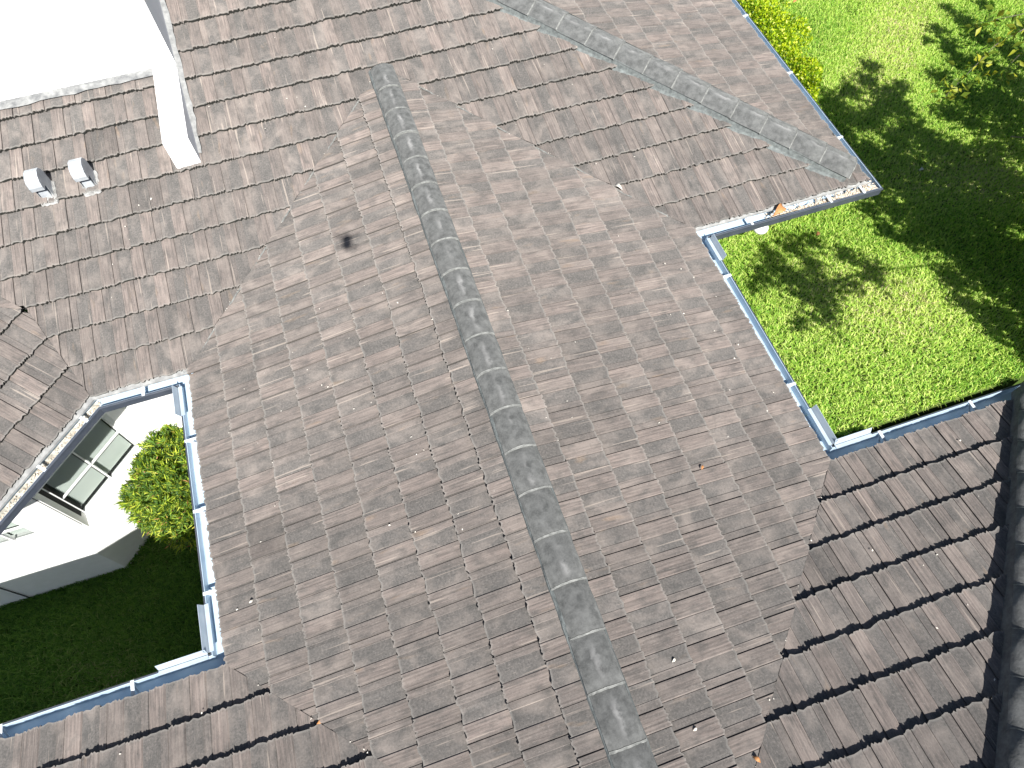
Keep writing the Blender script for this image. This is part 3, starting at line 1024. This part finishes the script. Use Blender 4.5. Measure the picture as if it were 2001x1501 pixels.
def scatter(n, x0, x1, y0, y1, ok, seed):
    g_ = np.random.default_rng(seed)
    x = g_.uniform(x0, x1, n); y = g_.uniform(y0, y1, n)
    z = lawn_z(x, y)
    P = np.stack([x, y, z], 1) - CAMP
    dep = P @ fw_
    px = FPX * (P @ r2) / dep / 1000.5; py = FPX * (P @ u2) / dep / 750.5
    k = (np.abs(px) < 1.12) & (np.abs(py) < 1.14) & ok(x, y)
    x, y, z = x[k], y[k], z[k]
    return np.stack([x * U, y * U, z * U + Z0], 1)


def wav(p, s, ph=0):
    return .5 + .25 * (np.sin(p[:, 0] * s + 1.3 * np.sin(p[:, 1] * s * .7 + ph)) + np.sin(p[:, 1] * s * 1.3 + 1.7 * np.sin(p[:, 0] * s * .6 + ph * 2)))


pr_ = scatter(620000, 1.0, 4.3, -1.06, 2.6, lambda x, y: ((x > E1 + .04) | (y < .1)) & (x > 1.052) & (y > -.98), 3)
blades('grass', pr_, .062, .0068, 'bright sunlit lawn with tree shadows on the right', M['grass'], 4, rndpow=1.0, patch=wav(pr_, 2.1))
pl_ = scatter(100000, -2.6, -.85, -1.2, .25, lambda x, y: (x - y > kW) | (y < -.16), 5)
blades('grass', pl_, .13, .010, 'dark shaded courtyard lawn at the lower left', M['grass_shaded'], 6, patch=wav(pl_, 2.0) * .8)


# ------------------------------------------------------------------ leaves
def leaves(name, cen, nrm_bias, size, aspect, mat, seed, parent=None, **kw):
    """one folded leaf per point: 4-gon pair along a midrib"""
    g_ = np.random.default_rng(seed)
    n = len(cen)
    d = nrm_bias + g_.normal(0, .55, (n, 3)); d /= np.linalg.norm(d, axis=1)[:, None]
    q = g_.normal(0, 1, (n, 3)); s_ = np.cross(d, q); s_ /= np.linalg.norm(s_, axis=1)[:, None]
    nn = np.cross(s_, d)
    L = (size * g_.uniform(.6, 1.3, n))[:, None]; W = L * aspect
    a = cen; m1 = cen + d * L * .5 + nn * L * .06; t = cen + d * L
    l_ = cen + d * L * .45 + s_ * W * .5 + nn * L * .12; r_ = cen + d * L * .45 - s_ * W * .5 + nn * L * .12
    v = np.stack([a, l_, t, r_], 1).reshape(-1, 3)
    me = bpy.data.meshes.new(name)
    me.vertices.add(4 * n); me.vertices.foreach_set('co', v.astype(np.float32).ravel())
    base = (np.arange(n) * 4)[:, None]
    loops = np.concatenate([base + np.array([[0, 1, 2]]), base + np.array([[0, 2, 3]])], 1)
    me.loops.add(6 * n); me.loops.foreach_set('vertex_index', loops.ravel().astype(np.int32))
    me.polygons.add(2 * n); me.polygons.foreach_set('loop_start', (np.arange(2 * n) * 3).astype(np.int32))
    me.update(calc_edges=True)
    at = me.attributes.new('rnd', 'FLOAT', 'POINT')
    at.data.foreach_set('value', np.repeat(g_.uniform(0, 1, n), 4).astype(np.float32))
    me.validate()
    o = link(name, me, mat, None, **kw)
    if parent:
        o.parent = parent; o.matrix_parent_inverse = Matrix.Translation(-parent.location)
    return o


# bush in the courtyard: whorls of narrow leaves on many shoots
bc = V(-1.47, .03, ZG)
bush = empty('bush', bc, 'rounded yellow-green bush with narrow leaves between the white bay wall and the linking roof', 'bush')
g_ = np.random.default_rng(21)
lobes = [((-1.445, -.01, -.89), .235, .27), ((-1.535, .00, -.95), .165, .22), ((-1.41, -.10, -.95), .20, .23), ((-1.41, .11, -.85), .18, .22), ((-1.36, -.02, -.84), .19, .25), ((-1.38, .24, -.78), .06, .1)]
tips, dirs = [], []
for (cx_, cy_, cz_), rr_, rz_ in lobes:
    n = int(5200 * rr_ * rr_) + 20
    th = g_.uniform(0, 2 * math.pi, n); cz2 = g_.uniform(-.5, 1, n); dzz = 0; sr = np.sqrt(1 - cz2 ** 2)
    dv = np.stack([sr * np.cos(th), sr * np.sin(th), cz2], 1)
    rad = g_.uniform(.62, 1.06, n)[:, None]
    tips.append(np.array(V(cx_, cy_, cz_)) + dv * rad * np.array([rr_ * U * .8, rr_ * U * .8, rz_ * U * .8])); dirs.append(dv)
tips = np.concatenate(tips); dirs = np.concatenate(dirs)
k_ = 19
cen = np.repeat(tips, k_, 0) + g_.normal(0, .012, (len(tips) * k_, 3))
db = np.repeat(dirs * .55 + np.array([0, 0, .35]), k_, 0) + g_.normal(0, .45, (len(tips) * k_, 3))
leaves('foliage', cen, db, .095, .12, M['bushleaf'], 22, bush)
mb = MB()
for i in range(16):
    t = tips[int(g_.integers(len(tips)))]
    mb.tube(bc + Vector((0.04 * math.cos(i), .04 * math.sin(i), 0)), Vector(t) * .8 + (bc + Vector((0, 0, .5))) * .2, .012, .004, 5)
for i in range(5):   # a few sparse shoots sticking out at the top
    b0 = V(-1.385, .20, -.80); e0 = b0 + Vector((random.uniform(-.12, .12), random.uniform(.02, .2), random.uniform(.1, .25)))
    mb.tube(b0, e0, .004, .002, 5)
mb.build('stem', M['bark'], bush)

# clipped hedge beside the far gutter
hc = V(2.0, 1.3, -.28)
hedge = empty('hedge', hc, 'bright yellow-green hedge growing along the far right gutter', 'hedge')
n = 26000
y = g_.uniform(.52, 2.5, n)
hw = np.interp(y, [.50, .62, .9, 1.2, 1.6, 2.5], [.03, .06, .12, .15, .17, .2]) * (1 + .22 * np.sin(y * 19) + .12 * np.sin(y * 41 + 1))
t = g_.uniform(-1, 1, n)
x = 1.86 + hw * (1 + t)
top = -.05 - .02 * np.sin(y * 15) - .16 * np.abs(t) ** 3
z = top - np.abs(g_.normal(0, .03, n)) - (g_.uniform(0, 1, n) < .3) * g_.uniform(0, .2, n)
z = np.maximum(z, -.28)
cen = np.stack([x * U, y * U, z * U + Z0], 1)
leaves('foliage', cen, np.tile(np.array([[0, 0, .45]]), (n, 1)) + g_.normal(0, .5, (n, 3)), .045, .55, M['hedgeleaf'], 24, hedge)
mb = MB()
for i in range(22):
    yy = .58 + i * .085
    b0 = V(1.86 + float(np.interp(yy, [.5, .9, 2.5], [.04, .12, .2])), yy, -.29)
    for k in range(3):
        mb.tube(b0, b0 + Vector((random.uniform(-.15, .15), random.uniform(-.1, .1), .42)), .012, .004, 5)
mb.build('stem', M['bark'], hedge)

# ------------------------------------------------------------------ the tree whose crown hangs over the lawn
EXTRA = [[2.188,-0.32,0.474,0.063],[2.222,-0.341,0.364,0.072],[2.211,-0.477,0.327,0.076],[2.238,-0.485,0.212,0.074],[2.264,-0.52,0.133,0.076],[2.291,-0.606,0.117,0.074],[2.317,-0.711,0.126,0.072],[2.307,-0.366,0.439,0.073],[2.46,-0.287,0.329,0.073],[2.551,-0.214,0.128,0.082],[2.63,-0.261,0.067,0.076],[2.64,-0.292,-0.059,0.073],[2.489,-0.446,-0.042,0.07],[2.498,-0.341,0.017,0.073],[2.397,-0.417,0.107,0.073],[2.352,-0.502,0.299,0.075],[2.115,-0.675,0.369,0.064],[2.169,-0.667,0.303,0.063],[2.248,-0.773,0.099,0.067],[2.16,-0.717,0.1,0.067],[2.106,-0.852,0.065,0.064],[2.08,-0.947,0.073,0.055],[3.11,0.289,0.069,0.078],[3.282,0.404,0.013,0.079],[2.852,0.067,0.196,0.076],[2.943,0.166,-0.042,0.081],[3.061,0.16,-0.04,0.076],[2.257,-0.219,0.584,0.06],[2.409,-0.082,0.499,0.061],[2.088,-0.201,0.675,0.051],[2.127,-0.288,0.629,0.06],[1.447,-1.016,0.654,0.05],[1.407,-1.101,0.862,0.047],[1.458,-1.171,0.705,0.044],[1.707,-0.952,0.512,0.041],[2.091,-0.735,0.178,0.056],[2.05,-0.61,0.545,0.061],[2.064,-0.444,0.584,0.058],[2.011,-1.036,0.147,0.048]]
CLUMPS = [[1.418,-0.971,0.775,0.06],[1.53,-0.876,0.691,0.056],[1.314,-1.1,0.832,0.046],[1.408,-1.028,0.714,0.063],[1.536,-0.936,0.623,0.063],[1.399,-1.121,0.7,0.061],[1.508,-1.116,0.714,0.057],[1.409,-1.222,0.694,0.047],[1.295,-1.268,0.761,0.028],[1.686,-0.857,0.54,0.055],[1.744,-0.912,0.515,0.054],[1.596,-0.99,0.535,0.033],[1.244,-1.122,0.821,0.021],[1.626,-0.815,0.617,0.048],[2.192,-0.112,0.665,0.077],[2.079,-0.358,0.772,0.07],[2.208,-0.249,0.682,0.071],[2.329,-0.092,0.679,0.057],[2.442,0.003,0.618,0.057],[2.526,0.19,0.513,0.042],[2.496,0.018,0.44,0.077],[2.323,-0.171,0.547,0.066],[2.482,-0.098,0.443,0.066],[2.074,-0.43,0.686,0.069],[2.169,-0.41,0.585,0.073],[2.357,-0.171,0.362,0.079],[2.47,-0.176,0.365,0.074],[2.586,0.072,0.434,0.036],[2.034,-0.516,0.559,0.072],[2.164,-0.413,0.39,0.081],[2.315,-0.379,0.33,0.081],[2.423,-0.298,0.156,0.081],[2.547,-0.371,0.187,0.08],[2.664,-0.308,0.067,0.079],[2.064,-0.606,0.421,0.066],[2.18,-0.532,0.289,0.074],[2.3,-0.57,0.285,0.078],[2.408,-0.493,0.116,0.076],[2.522,-0.491,0.067,0.076],[2.013,-0.771,0.415,0.063],[2.103,-0.708,0.274,0.07],[2.192,-0.676,0.169,0.073],[2.32,-0.649,0.087,0.073],[1.938,-0.704,0.437,0.039],[1.964,-0.592,0.444,0.04],[1.978,-0.808,0.243,0.052],[2.068,-0.865,0.242,0.067],[2.15,-0.738,0.035,0.066],[2.237,-0.708,-0.032,0.066],[1.919,-0.945,0.272,0.043],[1.982,-0.923,0.137,0.064],[2.066,-0.94,0.098,0.063],[2.076,-0.981,0.06,0.062],[1.894,-0.981,0.181,0.03],[1.94,-1.131,0.179,0.047],[1.936,-1.099,0.044,0.048],[1.941,-1.014,0.121,0.037],[3.01,0.548,0.259,0.044],[2.988,0.405,0.279,0.054],[3.188,0.659,0.166,0.055],[3.186,0.565,0.118,0.071],[2.966,0.307,0.251,0.064],[3.061,0.378,0.082,0.074],[3.258,0.484,0.028,0.08],[3.464,0.623,-0.01,0.071],[2.796,0.26,0.229,0.052],[2.847,0.216,0.118,0.072],[2.966,0.217,0.024,0.082],[3.134,0.247,0.014,0.082],[2.691,0.001,0.246,0.066],[2.761,0.028,0.1,0.075],[2.855,0.013,-0.006,0.079],[2.991,0.102,-0.119,0.079],[2.497,-0.175,0.268,0.064],[2.588,-0.11,0.116,0.063],[2.705,-0.167,0.094,0.073],[2.84,-0.149,0.019,0.071],[2.914,0.381,0.387,0.022],[3.166,0.648,0.294,0.028],[3.373,0.724,0.178,0.039]]
tb = V(2.95, -1.25, -.08)
tree = empty('tree', tb, 'leafy tree outside the right edge, its small leaves hanging over the lawn it shades', 'tree')
cl = np.array(CLUMPS)
CLUMPS += EXTRA
cen = []; 
for cx_, cy_, cz_, cr in CLUMPS:
    left = cx_ < 1.8
    n = int(30 + (26000 if left else 62000) * cr * cr)
    dv = g_.normal(0, 1, (n, 3)); dv /= np.linalg.norm(dv, axis=1)[:, None]
    rad = (g_.uniform(0, 1, n) ** .55)[:, None] * (1.0 + .6 * (g_.uniform(0, 1, (n, 1)) < .4))
    p_ = np.array(V(cx_, cy_, cz_)) + dv * rad * cr * U * np.array([1, 1, .8])
    cen.append(p_)
TW = [[1.874, -.041, .431], [1.904, -.042, .467], [1.927, -.038, .501], [1.94, -.012, .541], [1.973, -.019, .578], [2.004, -.02, .621], [2.044, -.033, .667], [2.098, -.058, .725],
      [2.001, -.096, .546], [2.032, -.102, .583], [1.959, .059, .636], [1.995, .041, .668]]
for q in TW:
    n = 13
    cen.append(np.array(V(*q)) + g_.normal(0, .06, (n, 3)))
cen = np.concatenate(cen)
leaves('foliage', cen, np.tile(np.array([[0, 0, .1]]), (len(cen), 1)) + g_.normal(0, .7, (len(cen), 3)), .085, .5, M['treeleaf'], 26, tree)
mb = MB()
t1 = V(2.98, -1.2, .12)
mb.tube(tb - Vector((0, 0, .3)), t1, .13, .10, 10)
hubs = [(V(2.75, -.85, .33), [0, 1]), (V(2.9, -.5, .3), []), (V(2.35, -1.15, .62), []), (V(3.2, -.2, .25), [])]
for h_, _ in hubs: mb.tube(t1, h_, .08, .045, 8)
hv = [h_ for h_, _ in hubs]
hv2 = [V(1.75, -1.15, .76), V(2.35, -.45, .62)]
mb.tube(hv[2], hv2[0], .016, .008, 7); mb.tube(hv[0], hv2[1], .04, .02, 7)
allh = hv + hv2
mb.tube(hv2[1], V(2.12, -.07, .745), .014, .006, 6)
mb.tube(V(2.12, -.07, .745), V(1.99, -.02, .60), .006, .003, 5)
mb.tube(V(1.99, -.02, .60), V(1.874, -.041, .431), .003, .0015, 5)
mb.tube(V(2.10, -.05, .73), V(1.96, .06, .636), .004, .002, 5)
mb.tube(V(2.10, -.08, .73), V(2.0, -.096, .545), .004, .002, 5)
mb.tube(V(2.3, -.45, .60), V(2.03, -.30, .421), .008, .006, 6)
mb.tube(V(2.03, -.30, .421), V(2.0, -.27, .41), .006, .004, 6)
net = [(h_, .022) for h_ in allh]          # each clump hangs on the nearest limb already grown
todo = [V(c[0], c[1], c[2]) for c in CLUMPS]
while todo:
    c_, (h_, rad_) = min(((c, min(net, key=lambda q: (q[0] - c).length)) for c in todo), key=lambda t: (t[0] - t[1][0]).length)
    mid_ = (h_ + c_) / 2 + Vector((random.uniform(-.03, .03), random.uniform(-.03, .03), random.uniform(-.02, .04)))
    r1_ = max(.004, rad_ * .82)
    mb.tube(h_, mid_, rad_ * .9, (rad_ + r1_) / 2, 5); mb.tube(mid_, c_, (rad_ + r1_) / 2, r1_, 5)
    net.append((c_, r1_)); todo.remove(c_)
mb.build('trunk', M['bark'], tree)


# ------------------------------------------------------------------ fallen leaves and litter
def surfM(x, y): return S * y
SURF = {'L': lambda x, y: S * (1 + x), 'R': lambda x, y: S * (1 - x), 'M': lambda x, y: S * y, 'C': lambda x, y: S * (-D - y), 'B': lambda x, y: S * (-D - y)}
mb = MB()
rr = random.Random(77)
def flake(mb, c, r, mi=0):
    a = rr.uniform(0, 6.28); X = Vector((math.cos(a), math.sin(a), rr.uniform(-.3, .3))) * r; Y = Vector((-math.sin(a), math.cos(a), rr.uniform(-.3, .3))) * r * rr.uniform(.3, .7)
    mb.poly([c - X, c - Y * .9, c + X * .3 - Y, c + X, c + Y], mi)
for k, (x0, x1, y0, y1, n) in {'L': (-.95, -.1, -1.0, .0, 34), 'R': (.1, .95, -1.0, 0, 34), 'M': (-1.3, 1.0, .3, 1.7, 60), 'C': (.8, 1.7, -2.0, -1.1, 26), 'B': (-1.9, -.9, -1.5, -1.1, 8)}.items():
    for i in range(n):
        x, y = rr.uniform(x0, x1), rr.uniform(y0, y1)
        if k == 'M' and (abs(x) < 1 and y < 1 - abs(x) or y > E1 - x or (x < -.77 and y > .75)): continue
        if k == 'C' and (x < 1 - (-D - y) or x > E2 - (-D - y)): continue
        flake(mb, V(x, y, SURF[k](x, y)) + Vector((0, 0, .028)), rr.uniform(.004, .011))
for (p, q, n) in (((0, 1), (-1, 0), 40), ((0, 1), (1, 0), 26), ((1, -D), (0, -D - 1), 22), ((-1, -D), (0, -D - 1), 16)):   # along the valleys
    for i in range(n):
        t = rr.random(); x = p[0] + (q[0] - p[0]) * t + rr.gauss(0, .004); y = p[1] + (q[1] - p[1]) * t
        z = S * (1 - abs(x))
        flake(mb, V(x, y, z) + Vector((0, 0, .014)), rr.uniform(.004, .009))
mb.build('leaf_litter', M['flake'], kind='stuff', label='pale flecks of dry leaf scattered over the roof tiles')
mb = MB()
for i in range(1500):
    t = rr.random() ** .75
    x = 1.33 + .50 * t; o_ = rr.uniform(.035, .10) if rr.random() < .8 else rr.uniform(-.02, .1)
    flake(mb, Vector((x * U, -o_, Z0 - .115 + .05 * t + rr.uniform(0, .02))), rr.uniform(.008, .022))
for i in range(260):
    o_ = rr.uniform(-.01, .06)
    flake(mb, Vector((E1 * U + o_, rr.uniform(-.1, .28), Z0 - .09 + rr.uniform(0, .02))), rr.uniform(.006, .016))
mb.build('leaf_litter', M['litter'], kind='stuff', label='dry brown leaf debris packed in the far right corner gutter')
mb = MB()
for i in range(420):
    t = rr.random() ** 1.3
    x = GA[0] + (GB[0] - GA[0]) * t; y = (GB[1]) * t
    o_ = rr.uniform(.0, .075)
    flake(mb, Vector((x * U + s2 * o_, y * U - s2 * o_, Z0 - .113 + rr.uniform(0, .012))), rr.uniform(.006, .016))
mb.build('leaf_litter', M['litter'], kind='stuff', label='grey grit and leaf bits lying in the angled bay gutter')


def leaf_thing(loc, size, rot, mat, label, curl=.25):
    bm = bmesh.new()
    K = 7
    rows = []
    for i in range(K + 1):
        t = i / K
        w = math.sin(math.pi * min(.98, max(.04, t))) * .24
        zc = curl * math.sin(math.pi * t)
        rows.append([bm.verts.new(Vector(((t - .5), s_ * w, zc + abs(s_) * w * .5)) * size) for s_ in (-1, 0, 1)])
    for a, b2 in zip(rows, rows[1:]):
        for k in range(2): bm.faces.new((a[k], a[k + 1], b2[k + 1], b2[k]))
    me = bpy.data.meshes.new('fallen_leaf'); bm.to_mesh(me); bm.free()
    o = link('fallen_leaf', me, mat, label=label, cat='leaf', group='fallen leaves', smooth=True)
    o.location = loc; o.rotation_euler = rot
    m_ = o.modifiers.new('t', 'SOLIDIFY'); m_.thickness = .001
    return o


leaf_thing(V(1.375, -.018, -.012), .20, (0.3, .1, .5), M['rust_leaf'], 'large curled brown leaf standing in the far right gutter', .3)


UPZ = Vector((0, 0, .018))
leaf_thing(V(.54, -.975, .130) + UPZ, .045, (0, .1, .9), M['rust_leaf'], 'small orange-tan leaf lying alone halfway down the slope east of the ridge', .15)
leaf_thing(V(.762, .238, .067) + UPZ, .11, (.2, .1, 2.4), M['flake'], 'pale curled leaf caught in the valley leading to the lawn corner', .3)
leaf_thing(V(-.752, -1.300, .070) + UPZ, .05, (.2, .5, .4), M['rust_leaf'], 'rust-brown leaf caught in the valley below the courtyard gutter corner', .3)
leaf_thing(V(.304, -1.745, .194) + UPZ, .06, (.1, .1, 2.2), M['rust_leaf'], 'curled orange leaf at the bottom edge beside the lower right valley', .35)
leaf_thing(V(.198, -1.467, .226) + UPZ, .038, (.3, .2, .6), M['flake'], 'white flake lying a little right of the ridge near the bottom edge', .2)
leaf_thing(V(.18, -1.633, .231) + UPZ, .034, (.2, .1, .3), M['flake'], 'lowest white flake on the slope right of the ridge', .2)
leaf_thing(V(-.989, .667, .188) + UPZ, .04, (.1, .2, 1.1), M['flake'], 'white flake on the pale rear slope to the right of the roof vents', .2)
leaf_thing(V(-.896, -.905, .029) + UPZ, .036, (.1, .1, .4), M['flake'], 'white flake close to the courtyard gutter splash guard', .2)
leaf_thing(V(1.624, -.050, -.215), .085, (.1, .1, .5), M['rust_leaf'], 'reddish-brown leaf on the lawn under the far right gutter', .2)
leaf_thing(V(2.286, .144, -.235), .08, (.1, .1, .1), M['flake'], 'pale leaf on the shaded lawn east of the hip corner', .2)
leaf_thing(V(2.35, 1.446, -.235), .09, (.1, .1, .4), M['rust_leaf'], 'tan leaf on the lawn beside the hedge at the top edge', .2)
# ------------------------------------------------------------------ the drone that takes the picture (its shadow falls on the roof)
cam_loc = V(*CAMP)
hd_ = Vector((math.sin(YAW), math.cos(YAW), 0)); sd_ = Vector((math.cos(YAW), -math.sin(YAW), 0)); zz_ = Vector((0, 0, 1))
dc = cam_loc - hd_ * .085 + zz_ * .055
drone = empty('drone', dc, 'small grey quadcopter hovering above the roof, seen only by its shadow', 'drone')
mb = MB()
mb.prism([dc + sd_ * a + hd_ * b2 for a, b2 in ((-.03, -.08), (.03, -.08), (.042, -.03), (.04, .05), (.025, .075), (-.025, .075), (-.04, .05), (-.042, -.03))], (0, 0, .055))
mb.build('body', M['drone'], drone, bevel=.006)
for sx, sy in ((-1, 1), (1, 1), (-1, -1), (1, -1)):
    tip = dc + sd_ * sx * .125 + hd_ * (sy * .085) + zz_ * .035
    mb = MB(); mb.tube(dc + sd_ * sx * .035 + hd_ * sy * .04 + zz_ * .03, tip, .011, .009, 8)
    arm = mb.build('arm', M['drone'], drone)
    mb = MB(); mb.tube(tip - zz_ * .012, tip + zz_ * .022, .014, .012, 12)
    o = mb.build('motor', M['drone'], drone); o.parent = arm; o.matrix_parent_inverse = Matrix.Translation(-drone.location)
    a = random.uniform(0, 3)
    mb = MB(); v1 = Vector((math.cos(a), math.sin(a), 0)); v2 = Vector((-v1.y, v1.x, 0))
    mb.prism([tip + zz_ * .024 + v1 * .06 - v2 * .003, tip + zz_ * .024 + v1 * .055 + v2 * .006, tip + zz_ * .024 - v1 * .055 - v2 * .006, tip + zz_ * .024 - v1 * .06 + v2 * .003], (0, 0, .0015))
    o = mb.build('propeller', M['drone'], drone); o.parent = arm; o.matrix_parent_inverse = Matrix.Translation(-drone.location)

# ------------------------------------------------------------------ camera, sun, sky
cam = bpy.data.cameras.new('camera'); co = bpy.data.objects.new('camera', cam); COL.objects.link(co)
rot = Matrix(((r2[0], u2[0], -fw_[0]), (r2[1], u2[1], -fw_[1]), (r2[2], u2[2], -fw_[2])))
co.matrix_world = Matrix.Translation(cam_loc) @ rot.to_4x4()
cam.sensor_width = 36; cam.lens = FPX / 2001 * 36
cam.clip_start = .02; cam.clip_end = 2000
SC.camera = co

sun_dir = Vector((-.02482729, .66259172, -.74856918))     # direction the light travels
sl = bpy.data.lights.new('sun', 'SUN'); so = bpy.data.objects.new('sun', sl); COL.objects.link(so)
sl.energy = 5.0; sl.angle = R(.53); sl.color = (1.0, .965, .91)
so.rotation_euler = sun_dir.to_track_quat('-Z', 'Y').to_euler()
w = bpy.data.worlds.new('World'); SC.world = w; w.use_nodes = True
nt = w.node_tree
sky = nt.nodes.new('ShaderNodeTexSky'); sky.sky_type = 'NISHITA'; sky.sun_disc = False
sky.sun_elevation = math.asin(.74856918); sky.sun_rotation = math.atan2(.0248, -.6626)
bg = nt.nodes['Background']; bg.inputs[1].default_value = .046
nt.links.new(sky.outputs[0], bg.inputs[0])
SC.view_settings.view_transform = 'Standard'; SC.view_settings.look = 'None'
SC.view_settings.exposure = .94; SC.view_settings.gamma = 1
